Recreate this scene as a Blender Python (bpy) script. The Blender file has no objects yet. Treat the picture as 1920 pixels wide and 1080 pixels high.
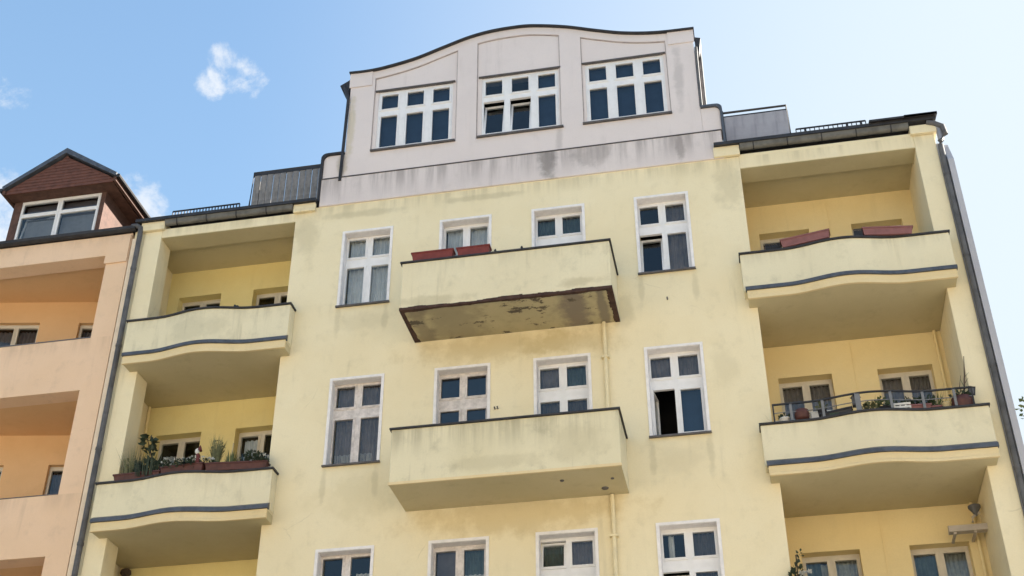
import bpy, bmesh, math, random
from math import radians as R, sin, cos, pi
from mathutils import Vector, Matrix
random.seed(7)
S = bpy.context.scene
col = S.collection

# ---------------------------------------------------------------- camera
cd = bpy.data.cameras.new('camera'); cam = bpy.data.objects.new('camera', cd); col.objects.link(cam)
cd.sensor_width = 36.0; cd.lens = 36.0 * 2436 / 1920; cd.clip_end = 2000
yaw, pitch, roll = R(-10.863), R(33.527), R(-0.153)
fw = Vector((sin(yaw) * cos(pitch), cos(yaw) * cos(pitch), sin(pitch)))
rt = Vector((cos(yaw), -sin(yaw), 0)); up = rt.cross(fw)
r2 = rt * cos(roll) + up * sin(roll); u2 = -rt * sin(roll) + up * cos(roll)
cam.matrix_world = Matrix(((r2.x, u2.x, -fw.x, 0), (r2.y, u2.y, -fw.y, -19.2), (r2.z, u2.z, -fw.z, 0), (0, 0, 0, 1)))
S.camera = cam
GZ = -1.6

# ---------------------------------------------------------------- light
SUN_EL, SUN_AZ = R(34), R(58)          # azimuth from +Y (behind the facade) towards +X
EXPOSURE = 2.04
sd = Vector((sin(SUN_AZ) * cos(SUN_EL), cos(SUN_AZ) * cos(SUN_EL), sin(SUN_EL)))
ld = bpy.data.lights.new('sun', 'SUN'); ld.energy = 5.0; ld.angle = R(0.53); ld.color = (1, .93, .82)
sun = bpy.data.objects.new('sun', ld); col.objects.link(sun)
sun.rotation_euler = (-sd).to_track_quat('-Z', 'Y').to_euler(); sun.location = (20, 10, 40)
W = bpy.data.worlds.new('World'); S.world = W; W.use_nodes = True
nt = W.node_tree; N = nt.nodes; L = nt.links; N.clear()
out = N.new('ShaderNodeOutputWorld'); bg = N.new('ShaderNodeBackground'); bg.inputs[1].default_value = .07
sky = N.new('ShaderNodeTexSky'); sky.sky_type = 'NISHITA'; sky.sun_disc = False
sky.sun_elevation = SUN_EL; sky.sun_rotation = SUN_AZ; sky.altitude = 50; sky.air_density = 1.0; sky.dust_density = 1.6; sky.ozone_density = 1.6
L.new(bg.outputs[0], out.inputs[0])
tc = N.new('ShaderNodeTexCoord')
nrm = N.new('ShaderNodeVectorMath'); nrm.operation = 'NORMALIZE'; L.new(tc.outputs['Generated'], nrm.inputs[0])
D = nrm.outputs[0]
def wmath(op, a, b=None, c=None, clamp=False):
    n = N.new('ShaderNodeMath'); n.operation = op; n.use_clamp = clamp
    for i, v in enumerate((a, b, c)):
        if v is None: continue
        if isinstance(v, (int, float)): n.inputs[i].default_value = v
        else: L.new(v, n.inputs[i])
    return n.outputs[0]
def smooth(v, a, b):
    n = N.new('ShaderNodeMapRange'); n.interpolation_type = 'SMOOTHSTEP'; n.clamp = True
    L.new(v, n.inputs[0]); n.inputs[1].default_value = a; n.inputs[2].default_value = b
    return n.outputs[0]
def dotdir(d):
    n = N.new('ShaderNodeVectorMath'); n.operation = 'DOT_PRODUCT'; L.new(D, n.inputs[0]); n.inputs[1].default_value = Vector(d).normalized(); return n.outputs['Value']
def noise(scale, detail=6, rough=.6, dist=0.0):
    n = N.new('ShaderNodeTexNoise'); n.inputs['Scale'].default_value = scale; n.inputs['Detail'].default_value = detail
    n.inputs['Roughness'].default_value = rough; n.inputs['Distortion'].default_value = dist
    L.new(D, n.inputs['Vector']); return n.outputs[0]
def mixc(fac, a, b):
    n = N.new('ShaderNodeMix'); n.data_type = 'RGBA'
    if isinstance(fac, (int, float)): n.inputs[0].default_value = fac
    else: L.new(fac, n.inputs[0])
    for i, v in ((6, a), (7, b)):
        if isinstance(v, tuple): n.inputs[i].default_value = (*v, 1)
        else: L.new(v, n.inputs[i])
    return n.outputs[2]
CL = (3.25, 3.4, 3.6)
n1 = noise(26, 8, .62, .5); n2 = noise(70, 6, .65)
tot = None
for d, rad, k in (((-.3419, .6562, .6727), .0105, 1.15), ((-.3531, .6623, .6608), .0095, 1.15), ((-.3340, .6672, .6657), .0105, 1.05), ((-.3235, .6748, .6634), .009, .8),
                  ((-.4165, .694, .583), .015, 1.2), ((-.4085, .703, .578), .013, 1.1), ((-.510, .655, .558), .024, 1.2), ((-.512, .676, .530), .028, 1.25), ((-.4814, .6173, .6223), .010, .65), ((-.4995, .6106, .6146), .012, .7),
                  ((.30, .86, .36), .10, 1.0), ((-.80, .30, .50), .12, 1.2)):
    dd = dotdir(d); a = smooth(dd, cos(rad * 2.0), 1.0)
    m = wmath('MULTIPLY', a, k)
    tot = m if tot is None else wmath('MAXIMUM', tot, m)
cov = wmath('ADD', wmath('MULTIPLY', tot, 1.0), wmath('SUBTRACT', wmath('MULTIPLY', n1, 3.0), 2.0))
cov = wmath('ADD', cov, wmath('MULTIPLY', wmath('SUBTRACT', n2, .5), 1.6))
cmask = wmath('MULTIPLY', smooth(cov, .0, 1.05), .85)
# thin high veil, whiter towards the sun
veil = wmath('MULTIPLY', smooth(dotdir((.62, .70, .36)), .48, .95), .95)
base = mixc(.35, sky.outputs[0], (1.15, 2.25, 3.45))
el = N.new('ShaderNodeSeparateXYZ'); L.new(D, el.inputs[0])
hz = wmath('MULTIPLY', smooth(el.outputs[2], .78, .36), .62)
base = mixc(hz, base, (1.50, 2.45, 3.45))
base = mixc(veil, base, (3.0, 3.35, 3.62))
L.new(mixc(cmask, base, CL), bg.inputs[0])
S.view_settings.view_transform = 'Standard'; S.view_settings.look = 'None'
S.view_settings.exposure = EXPOSURE; S.view_settings.gamma = 1; S.view_settings.use_curve_mapping = False
S.render.engine = 'CYCLES'; S.cycles.max_bounces = 8; S.cycles.transparent_max_bounces = 12

# ---------------------------------------------------------------- materials
def new_mat(name):
    m = bpy.data.materials.new(name); m.use_nodes = True; t = m.node_tree; t.nodes.clear()
    o = t.nodes.new('ShaderNodeOutputMaterial'); b = t.nodes.new('ShaderNodeBsdfPrincipled'); t.links.new(b.outputs[0], o.inputs[0])
    return m, t, b, o
class G:
    """small helper round one node tree"""
    def __init__(s, t):
        s.t = t; s.tc = t.nodes.new('ShaderNodeTexCoord').outputs['Object']
    def vec(s, scale, off=(0, 0, 0)):
        n = s.t.nodes.new('ShaderNodeMapping'); n.inputs['Scale'].default_value = scale; n.inputs['Location'].default_value = off
        s.t.links.new(s.tc, n.inputs[0]); return n.outputs[0]
    def noise(s, scale, detail=5, rough=.6, v=None):
        n = s.t.nodes.new('ShaderNodeTexNoise'); n.inputs['Scale'].default_value = scale; n.inputs['Detail'].default_value = detail; n.inputs['Roughness'].default_value = rough
        s.t.links.new(v if v is not None else s.tc, n.inputs['Vector']); return n.outputs[0]
    def ramp(s, v, a, b, lo=0., hi=1.):
        n = s.t.nodes.new('ShaderNodeMapRange'); n.interpolation_type = 'SMOOTHSTEP'; s.t.links.new(v, n.inputs[0])
        for i, x in enumerate((a, b, lo, hi)): n.inputs[i + 1].default_value = x
        return n.outputs[0]
    def math(s, op, a, b=None):
        n = s.t.nodes.new('ShaderNodeMath'); n.operation = op
        for i, v in enumerate((a, b)):
            if v is None: continue
            if isinstance(v, (int, float)): n.inputs[i].default_value = v
            else: s.t.links.new(v, n.inputs[i])
        return n.outputs[0]
    def mix(s, f, a, b):
        n = s.t.nodes.new('ShaderNodeMix'); n.data_type = 'RGBA'
        if isinstance(f, (int, float)): n.inputs[0].default_value = f
        else: s.t.links.new(f, n.inputs[0])
        for i, v in ((6, a), (7, b)):
            if isinstance(v, tuple): n.inputs[i].default_value = (*v, 1)
            else: s.t.links.new(v, n.inputs[i])
        return n.outputs[2]
    def sep(s):
        n = s.t.nodes.new('ShaderNodeSeparateXYZ'); s.t.links.new(s.tc, n.inputs[0]); return n.outputs
    def bump(s, h, strength, dist, b):
        n = s.t.nodes.new('ShaderNodeBump'); n.inputs['Strength'].default_value = strength; n.inputs['Distance'].default_value = dist
        s.t.links.new(h, n.inputs['Height']); s.t.links.new(n.outputs[0], b.inputs['Normal'])

def plaster(name, c, c2, dirt, mott=1.0, streak=.35, band=None, patch=None, rough=.92, stains=None, crack=0.):
    m, t, b, o = new_mat(name); g = G(t)
    a = g.mix(g.ramp(g.noise(.55, 5, .62), .38, .68), c, c2)
    a = g.mix(g.ramp(g.noise(3.2, 7, .68), .50, .78, 0, .26 * mott), a, dirt)
    st = g.math('MULTIPLY', g.ramp(g.noise(1, 6, .6, g.vec((5.5, 5.5, .45))), .54, .76), g.ramp(g.noise(.8, 3), .42, .62))
    a = g.mix(g.math('MULTIPLY', st, streak), a, dirt)
    # fine speckle
    a = g.mix(g.ramp(g.noise(38, 3, .7), .35, .75, 0, .16), a, tuple(x * .72 for x in c))
    xyz = g.sep()
    # old repairs: slightly different tone with soft but definite outlines
    a = g.mix(g.math('MULTIPLY', g.ramp(g.noise(.75, 3, .45, g.vec((1, 1, 1.3), (7, 2, 1))), .56, .585), .35), a, c2)
    if crack:
        vo = t.nodes.new('ShaderNodeTexVoronoi'); vo.feature = 'DISTANCE_TO_EDGE'; vo.inputs['Scale'].default_value = .75
        wv = t.nodes.new('ShaderNodeMix'); wv.data_type = 'VECTOR'; wv.inputs[0].default_value = .16
        nz = t.nodes.new('ShaderNodeTexNoise'); nz.inputs['Scale'].default_value = 2.5; nz.inputs['Detail'].default_value = 6
        t.links.new(g.tc, nz.inputs['Vector']); t.links.new(g.tc, wv.inputs[4]); t.links.new(nz.outputs['Color'], wv.inputs[5]); t.links.new(wv.outputs[1], vo.inputs['Vector'])
        cr = g.math('MULTIPLY', g.ramp(vo.outputs['Distance'], .007, .001), g.ramp(g.noise(.9, 4), .56, .66))
        a = g.mix(g.math('MULTIPLY', cr, crack), a, dirt)
    if band:      # grime bands running under horizontal edges: (z top, z bottom, strength)
        for zt, zb, k in band:
            f = g.math('MULTIPLY', g.ramp(xyz[2], zb, zt), g.ramp(xyz[2], zt + .01, zt - .01))
            dr = g.ramp(g.noise(1, 6, .65, g.vec((4.0, 4.0, .25), (zt, 0, 0))), .40, .66)
            a = g.mix(g.math('MULTIPLY', g.math('MULTIPLY', f, dr), k), a, dirt)
    if stains:    # individual weather stains (x, z, rx, rz, strength, colour)
        for x, z, rx, rz, k, cc in stains:
            dx = g.math('DIVIDE', g.math('SUBTRACT', xyz[0], x), rx); dz = g.math('DIVIDE', g.math('SUBTRACT', xyz[2], z), rz)
            r = g.math('SQRT', g.math('ADD', g.math('MULTIPLY', dx, dx), g.math('MULTIPLY', dz, dz)))
            r = g.math('ADD', r, g.math('MULTIPLY', g.math('SUBTRACT', g.noise(2.6, 6, .65), .5), 2.2))
            a = g.mix(g.math('MULTIPLY', g.ramp(r, 1.1, .35), k), a, cc)
    if patch:
        n = g.noise(2.3, 8, .7, g.vec((1, 1.4, 1), (3.1, .4, 0)))
        xm = g.ramp(xyz[0], patch[1], patch[2]); a = g.mix(g.math('MULTIPLY', g.ramp(n, patch[3], patch[3] + .05), xm), a, patch[0])
    t.links.new(a, b.inputs['Base Color']); b.inputs['Roughness'].default_value = rough; b.inputs['Specular IOR Level'].default_value = .2
    h = g.math('ADD', g.math('MULTIPLY', g.noise(60, 4, .7), .35), g.math('MULTIPLY', g.noise(5, 6, .6), .65))
    g.bump(h, .35, .02, b)
    return m
def simple(name, c, rough=.6, metal=0., var=.2, scale=6., spec=.4, bump=.1, streak=0.):
    m, t, b, o = new_mat(name); g = G(t)
    a = g.mix(g.ramp(g.noise(scale, 5, .65), .35, .7, 0, 1), c, tuple(x * (1 - var) for x in c))
    if streak: a = g.mix(g.ramp(g.noise(1, 6, .6, g.vec((9, 9, .8))), .5, .75, 0, streak), a, tuple(x * .45 for x in c))
    t.links.new(a, b.inputs['Base Color']); b.inputs['Roughness'].default_value = rough; b.inputs['Metallic'].default_value = metal; b.inputs['Specular IOR Level'].default_value = spec
    if bump: g.bump(g.noise(scale * 6, 4, .6), bump, .01, b)
    return m
def glass_mat(name, tint, ior=1.75, wob=.004):
    m, t, b, o = new_mat(name); t.nodes.remove(b); g = G(t)
    tr = t.nodes.new('ShaderNodeBsdfTransparent'); tr.inputs[0].default_value = (*tint, 1)
    gl = t.nodes.new('ShaderNodeBsdfGlossy'); gl.inputs['Roughness'].default_value = .03; gl.inputs[0].default_value = (.90, .94, .96, 1)
    fr = t.nodes.new('ShaderNodeFresnel'); fr.inputs[0].default_value = ior
    bp = t.nodes.new('ShaderNodeBump'); bp.inputs['Strength'].default_value = .25; bp.inputs['Distance'].default_value = wob
    t.links.new(g.noise(3, 2, .5), bp.inputs['Height']); t.links.new(bp.outputs[0], gl.inputs['Normal']); 
    mx = t.nodes.new('ShaderNodeMixShader'); t.links.new(fr.outputs[0], mx.inputs[0]); t.links.new(tr.outputs[0], mx.inputs[1]); t.links.new(gl.outputs[0], mx.inputs[2])
    t.links.new(mx.outputs[0], o.inputs[0]); return m
YEL, YEL2, DRT = (.82, .725, .50), (.785, .68, .45), (.44, .38, .24)
M = dict(
    wall=plaster('yellow_plaster', YEL, YEL2, DRT, 1.0, .35, crack=.3, band=[(15.31, 14.9, .5)],
        stains=[(-3.9, 11.75, 1.9, .35, .40, (.46, .36, .17)), (-2.6, 11.7, 1.2, .3, .35, (.46, .36, .17)), (-3.6, 8.55, 2.2, .4, .42, (.48, .36, .16)), (-1.72, 12.2, .25, .5, .3, DRT),
                (-7.75, 14.7, .35, .6, .35, DRT), (.35, 14.7, .3, .6, .35, DRT), (-6.6, 15.05, .9, .10, .4, DRT), (-4.2, 15.1, 1.0, .08, .4, DRT), (-6.3, 9.1, .9, .5, .2, (.5, .42, .22)), (-.1, 10.9, .3, .5, .2, DRT)] + [(x + dx, z, .07, .42, .30, DRT) for z in (12.62, 9.36) for x in (-6.95, -6.04, -1.36, -.42) for dx in (0,)] + [(-6.5, 12.6, .6, .25, .2, DRT), (-.9, 9.3, .6, .3, .18, DRT)]),
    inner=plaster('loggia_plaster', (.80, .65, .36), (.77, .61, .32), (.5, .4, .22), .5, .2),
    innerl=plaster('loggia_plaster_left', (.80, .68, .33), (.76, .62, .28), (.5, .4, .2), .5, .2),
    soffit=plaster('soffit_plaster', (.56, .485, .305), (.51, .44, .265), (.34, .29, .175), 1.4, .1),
    parapet=plaster('parapet_plaster', (.76, .69, .49), (.73, .65, .45), (.42, .38, .26), 1.5, .7, crack=.25, band=[(12.95, 12.6, .35), (9.63, 9.2, .35)],
        stains=[(-9.55, 12.6, .7, .35, .30, (.40, .37, .25)), (-4.9, 12.15, .8, .12, .4, DRT), (-2.2, 12.2, .5, .12, .5, DRT)]),
    par2=plaster('stained_parapet_plaster', (.74, .67, .47), (.69, .62, .42), (.38, .34, .23), 2.2, 1.0, crack=.3, band=[(9.72, 9.1, .75)], stains=[(-2.4, 9.2, .6, .4, .3, DRT), (-3.8, 9.0, .8, .15, .3, DRT)]),
    lip=plaster('slab_edge_plaster', (.76, .62, .37), (.72, .57, .32), (.45, .36, .2), 1.2, .3),
    peel=plaster('peeling_soffit', (.52, .45, .27), (.44, .38, .23), (.24, .20, .13), 2.2, 0, patch=((.12, .10, .075), -8, -7, .548),
        stains=[(-2.5, 12.02, .30, 9, .85, (.21, .175, .14)), (-2.0, 12.02, .10, 9, .8, (.20, .17, .13)), (-4.6, 12.02, .6, 9, .45, (.22, .19, .13)), (-5.2, 12.02, .2, 9, .6, (.20, .17, .12))]),
    pink=plaster('pink_plaster', (.73, .655, .63), (.70, .625, .60), (.35, .31, .30), .4, .25, band=[(15.985, 15.35, .0)],
        stains=[(-.35, 17.5, .12, .95, .4, (.36, .33, .32)), (-7.0, 17.3, .10, 1.0, .5, (.50, .44, .28)), (-7.12, 16.35, .12, .35, .5, (.40, .34, .24)), (-2.75, 16.3, .09, .4, .35, (.3, .27, .26))]),
    pinkb=plaster('pink_band_plaster', (.70, .63, .605), (.66, .59, .57), (.24, .21, .205), .6, .55, band=[(15.99, 15.25, .62)],
        stains=[(-3.0, 15.85, .25, .6, .75, (.22, .20, .19)), (-2.1, 15.8, .5, .35, .45, (.25, .22, .21)), (-.45, 15.8, .10, .5, .6, (.25, .22, .21))]),
    peach=plaster('peach_plaster', (.80, .575, .395), (.77, .545, .36), (.5, .35, .24), 1.4, .5, crack=.3, band=[(12.86, 12.4, .45), (9.63, 9.2, .45), (15.24, 14.95, .35)]),
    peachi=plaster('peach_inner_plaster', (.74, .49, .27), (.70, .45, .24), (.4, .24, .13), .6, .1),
    oppo=plaster('cream_facade_plaster', (.70, .62, .48), (.66, .58, .44), (.4, .35, .28), .6, .2),
    greyp=plaster('grey_firewall_render', (.44, .44, .47), (.40, .40, .43), (.25, .25, .27), .6, .5),
    gutter=simple('weathered_gutter', (.15, .145, .13), .6, .2, .35, 6, bump=.2),
    relief=simple('shaded_dirty_relief_edge', (.42, .365, .35), .9, 0, .3, 6),  # dark tone holds the recess edge shade as well as dirt
    rust=simple('rusty_steel', (.085, .045, .035), .85, .2, .45, 9, bump=.5),
    dark=simple('dark_sheet_metal', (.045, .043, .045), .55, .3, .35, 5, bump=.15),
    blue=simple('blue_grey_flashing', (.105, .115, .135), .5, .3, .35, 7, bump=.2),
    zinc=simple('zinc_pipe', (.13, .13, .135), .7, .0, .4, 4, streak=.5, spec=.25),
    zincl=simple('pale_zinc', (.36, .37, .41), .6, .2, .25, 3, streak=.5),
    tile=simple('dark_roof_tiles', (.05, .05, .055), .8, 0, .4, 9),
    white=simple('white_window_paint', (.80, .79, .79), .45, 0, .08, 5, bump=.05),
    beige=simple('beige_window_paint', (.66, .60, .50), .5, 0, .12, 5, bump=.05),
    old=simple('weathered_window_paint', (.72, .665, .635), .6, 0, .3, 7, bump=.2),
    trim=simple('white_trim', (.82, .79, .78), .8, 0, .12, 8, bump=.2),
    sill=simple('sill_metal', (.13, .12, .12), .6, .2, .3, 8),
    room=simple('dark_room', (.022, .022, .026), .9, 0, .3, 2, bump=0),
    curt=simple('white_net_curtain', (.80, .81, .82), .95, 0, .2, 3, bump=0),
    curg=simple('grey_curtain', (.15, .14, .155), .95, 0, .3, 3, bump=0),
    brn=simple('brown_grey_curtain', (.27, .235, .235), .95, 0, .35, 3, bump=0),
    teal=simple('grey_green_curtain', (.12, .17, .17), .95, 0, .35, 3, bump=0),
    grn=simple('pale_green_net', (.45, .46, .42), .95, 0, .35, 3, bump=0),
    curb=simple('blue_blind', (.025, .06, .13), .8, 0, .2, 3, bump=0),
    curbr=simple('brown_blind', (.17, .145, .15), .9, 0, .2, 3, bump=0),
    slate=simple('blind_grey', (.36, .36, .38), .8, 0, .2, 3, bump=0),
    brown=simple('brown_board_cladding', (.150, .060, .040), .75, 0, .35, 9, bump=.4),
    brownd=simple('brown_wall_cladding', (.115, .058, .042), .8, 0, .4, 7, bump=.4),
    brownt=simple('dark_brown_roof_tiles', (.07, .045, .038), .8, 0, .45, 9, bump=.5),
    wood=simple('grey_weathered_boards', (.24, .23, .225), .85, 0, .4, 8, bump=.4, streak=.6),
    panel=simple('grey_screen_panel', (.36, .355, .39), .7, 0, .15, 3, streak=.35),
    terra=simple('terracotta_plastic', (.19, .036, .028), .55, 0, .25, 8),
    terrap=simple('faded_red_plastic', (.24, .10, .095), .6, 0, .2, 8),
    planter=simple('dark_red_planter', (.10, .035, .028), .6, 0, .35, 8),
    blackp=simple('black_plastic', (.025, .025, .03), .5, 0, .3, 8),
    pot=simple('white_pot', (.7, .69, .66), .6, 0, .2, 8),
    cream=simple('cream_pot', (.55, .45, .25), .6, 0, .3, 8),
    pipey=simple('yellow_painted_pipe', (.80, .69, .44), .5, 0, .15, 5),
    peachs=simple('pale_peach_strip', (.80, .65, .48), .8, 0, .12, 5),
    rail=simple('galvanised_rail', (.20, .20, .205), .6, .1, .3, 6),
    leafd=simple('dark_leaf', (.035, .055, .03), .6, 0, .5, 20, bump=0),
    leafg=simple('green_leaf', (.09, .12, .045), .6, 0, .4, 20, bump=0),
    leafs=simple('grey_green_grass', (.16, .17, .085), .7, 0, .4, 20, bump=0),
    flower=simple('white_flower', (.5, .5, .46), .7, 0, .15, 20, bump=0),
    flowerr=simple('red_flower', (.14, .03, .025), .7, 0, .2, 20, bump=0),
    bark=simple('bark', (.10, .07, .05), .9, 0, .4, 10, bump=.5),
    awn=simple('awning_cassette', (.48, .42, .36), .6, 0, .15, 5),
    asphalt=simple('asphalt', (.10, .10, .10), .9, 0, .25, 4, bump=.4),
    paving=simple('pavement_slabs', (.34, .32, .29), .9, 0, .25, 3, bump=.3),
    glass=glass_mat('window_glass', (.80, .84, .86), 1.65),
    glassd=glass_mat('dark_window_glass', (.30, .33, .36)),
)

# ---------------------------------------------------------------- mesh helpers
class MB:
    def __init__(s): s.v = []; s.f = []
    def add(s, vs, fs):
        b = len(s.v); s.v += [tuple(v) for v in vs]; s.f += [tuple(b + i for i in f) for f in fs]; return s
    def box(s, x0, x1, y0, y1, z0, z1):
        return s.add([(x, y, z) for z in (z0, z1) for y in (y0, y1) for x in (x0, x1)],
                     [(0, 2, 3, 1), (4, 5, 7, 6), (0, 1, 5, 4), (2, 6, 7, 3), (0, 4, 6, 2), (1, 3, 7, 5)])
    def prism(s, poly, y0, y1):        # poly in x,z
        n = len(poly); vs = [(x, y0, z) for x, z in poly] + [(x, y1, z) for x, z in poly]
        return s.add(vs, [tuple(range(n))[::-1], tuple(range(n, 2 * n))] + [(i, (i + 1) % n, n + (i + 1) % n, n + i) for i in range(n)])
    def prismz(s, poly, z0, z1):       # poly in x,y
        n = len(poly); vs = [(x, y, z0) for x, y in poly] + [(x, y, z1) for x, y in poly]
        return s.add(vs, [tuple(range(n))[::-1], tuple(range(n, 2 * n))] + [(i, (i + 1) % n, n + (i + 1) % n, n + i) for i in range(n)])
    def prismx(s, poly, x0, x1):       # poly in y,z
        n = len(poly); vs = [(x0, y, z) for y, z in poly] + [(x1, y, z) for y, z in poly]
        return s.add(vs, [tuple(range(n)), tuple(range(n, 2 * n))[::-1]] + [(i, n + i, n + (i + 1) % n, (i + 1) % n) for i in range(n)])
    def tube(s, pts, r, n=8, caps=True):
        pts = [Vector(p) for p in pts]; rs = r if isinstance(r, (list, tuple)) else [r] * len(pts)
        rings = []
        for i, p in enumerate(pts):
            d = (pts[min(i + 1, len(pts) - 1)] - pts[max(i - 1, 0)]).normalized()
            a = d.cross(Vector((0, 0, 1)) if abs(d.z) < .9 else Vector((1, 0, 0))).normalized(); b = d.cross(a)
            rings.append([p + (a * cos(2 * pi * k / n) + b * sin(2 * pi * k / n)) * rs[i] for k in range(n)])
        vs = [v for rr in rings for v in rr]
        fs = [(i * n + k, i * n + (k + 1) % n, (i + 1) * n + (k + 1) % n, (i + 1) * n + k) for i in range(len(pts) - 1) for k in range(n)]
        if caps: fs += [tuple(range(n))[::-1], tuple(range((len(pts) - 1) * n, len(pts) * n))]
        return s.add(vs, fs)
    def lathe(s, prof, n=12, c=(0, 0, 0)):
        vs = [(c[0] + r * cos(2 * pi * k / n), c[1] + r * sin(2 * pi * k / n), c[2] + z) for r, z in prof for k in range(n)]
        fs = [(i * n + k, i * n + (k + 1) % n, (i + 1) * n + (k + 1) % n, (i + 1) * n + k) for i in range(len(prof) - 1) for k in range(n)]
        fs += [tuple(range(n))[::-1], tuple(range((len(prof) - 1) * n, len(prof) * n))]
        return s.add(vs, fs)
    def grid(s, x0, x1, z0, z1, y0, y1, holes):   # slab in the XZ plane with rectangular holes
        xs = sorted({x0, x1} | {h[0] for h in holes} | {h[1] for h in holes}); zs = sorted({z0, z1} | {h[2] for h in holes} | {h[3] for h in holes})
        xs = [x for x in xs if x0 <= x <= x1]; zs = [z for z in zs if z0 <= z <= z1]
        nx, nz = len(xs), len(zs); b = [(x, y, z) for y in (y0, y1) for z in zs for x in xs]
        solid = lambda i, j: 0 <= i < nx - 1 and 0 <= j < nz - 1 and not any(h[0] < (xs[i] + xs[i + 1]) / 2 < h[1] and h[2] < (zs[j] + zs[j + 1]) / 2 < h[3] for h in holes)
        I = lambda i, j, k: k * nx * nz + j * nx + i; fs = []
        for j in range(nz - 1):
            for i in range(nx - 1):
                if not solid(i, j): continue
                fs += [(I(i, j, 0), I(i + 1, j, 0), I(i + 1, j + 1, 0), I(i, j + 1, 0)), (I(i, j, 1), I(i, j + 1, 1), I(i + 1, j + 1, 1), I(i + 1, j, 1))]
                if not solid(i - 1, j): fs.append((I(i, j, 0), I(i, j + 1, 0), I(i, j + 1, 1), I(i, j, 1)))
                if not solid(i + 1, j): fs.append((I(i + 1, j, 0), I(i + 1, j, 1), I(i + 1, j + 1, 1), I(i + 1, j + 1, 0)))
                if not solid(i, j - 1): fs.append((I(i, j, 0), I(i, j, 1), I(i + 1, j, 1), I(i + 1, j, 0)))
                if not solid(i, j + 1): fs.append((I(i, j + 1, 0), I(i + 1, j + 1, 0), I(i + 1, j + 1, 1), I(i, j + 1, 1)))
        return s.add(b, fs)
    def sweep(s, x0, x1, prof, c, base=0., n=48, A=.155):   # closed profile (y, z) swept along x on the bow-fronted plan
        k = len(prof); vs = []
        for i in range(n + 1):
            x = x0 + (x1 - x0) * i / n; w = wave(x, c, A) + base
            vs += [(x, y + w, z) for y, z in prof]
        fs = [(i * k + j, (i + 1) * k + j, (i + 1) * k + (j + 1) % k, i * k + (j + 1) % k) for i in range(n) for j in range(k)]
        fs += [tuple(range(k)), tuple(range(n * k, n * k + k))[::-1]]
        return s.add(vs, fs)
    def mesh(s, name, mat, smooth=False):
        me = bpy.data.meshes.new(name); me.from_pydata(s.v, [], s.f); me.validate()
        if len(s.f) > 1:
          bm = bmesh.new(); bm.from_mesh(me); bmesh.ops.recalc_face_normals(bm, faces=bm.faces); bm.to_mesh(me); bm.free()
        me.materials.append(mat)
        if smooth: 
            for p in me.polygons: p.use_smooth = True
        return me
def wave(x, c, A=.155):
    d = abs(x - c)
    return -A * cos(pi * d / 2.0) ** 2 if d < 1.0 else 0.
def link(name, me, parent=None, loc=(0, 0, 0), rot=None):
    o = bpy.data.objects.new(name, me); col.objects.link(o); o.parent = parent; o.location = loc
    if rot: o.rotation_euler = rot
    return o
def thing(name, label, cat, loc, group=None, rz=0.):
    o = bpy.data.objects.new(name, None); col.objects.link(o); o.location = loc; o.rotation_euler.z = rz; o.empty_display_size = .2
    o['label'] = label; o['category'] = cat
    if group: o['group'] = group
    return o
def tag(o, label, cat, group=None):
    o['label'] = label; o['category'] = cat
    if group: o['group'] = group
    return o

# ---------------------------------------------------------------- ground
def struct(name, mb, m):
    o = link(name, mb.mesh(name, m)); o['kind'] = 'structure'; return o
struct('ground', MB().box(-400, 400, -400, 400, GZ - .5, GZ - .14), M['paving'])
struct('road', MB().box(-400, 400, -16, -6, GZ - .139, GZ - .13), M['asphalt'])
struct('pavement', MB().box(-60, 60, -5.9, -.02, GZ - .139, GZ), M['paving'])
struct('far_pavement', MB().box(-60, 60, -24, -16.1, GZ - .139, GZ), M['paving'])

t = thing('opposite_bounce_building', 'unseen cream apartment house added across the street to bounce light', 'building', (0, -26, GZ))  # out of view; added so its sunlit front throws light back on the facade
oh = [(x, x + 1.2, z, z + 1.9) for x in range(-38, 38, 3) for z in (1.2, 4.6, 8.0, 11.4)]
link('wall', MB().grid(-40, 40, 0, 15, -.4, 0, [(a, b, c, d) for a, b, c, d in oh]).mesh('wall', M['oppo']), t)
link('roof', MB().prismx([(.3, 15), (-5, 17.5), (-11, 15)], -40.3, 40.3).mesh('roof', M['tile']), t)
link('rear_wall', MB().box(-40, 40, -.8, -.6, 0, 14.98).mesh('rear_wall', M['room']), t)

# ================================================================ THE YELLOW BUILDING
EB = Vector((-3.5, 0, GZ))
B = thing('apartment_building', 'pale yellow apartment building with pink curved gable and balconies', 'building', EB)
def bp(name, mb, m, smooth=False, parent=None):
    o = link(name, mb.mesh(name, M[m]), B, -EB) if parent is None else link(name, mb.mesh(name, M[m], smooth), parent)
    if name in ('balcony', 'pillar', 'pillar_cap', 'beam', 'gable_step', 'cornice_band', 'parapet'):
        b = o.modifiers.new('bevel', 'BEVEL'); b.width = .012; b.segments = 2; b.limit_method = 'ANGLE'; b.angle_limit = R(50)
    return o
# window openings of the front wall
WX = [-6.93, -5.02, -3.26, -1.34]; WW = .90
TOPS = [14.61, 11.38, 8.16, 4.93, 1.7]
H = 1.66
holes = []
for r_, t in enumerate(TOPS):
    for i, x in enumerate(WX):
        h = H if i in (0, 3) else 2.2
        if r_ == 4: h = 1.66
        holes.append((x, x + WW, t - h, t))
bp('wall', MB().grid(-7.97, .6, GZ, 15.33, 0, .35, holes), 'wall')
for x0, x1 in ((-7.97, -7.7), (.35, .6)): bp('loggia_side_wall', MB().box(x0, x1, .35, 1.4, GZ, 15.3), 'inner')
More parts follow.
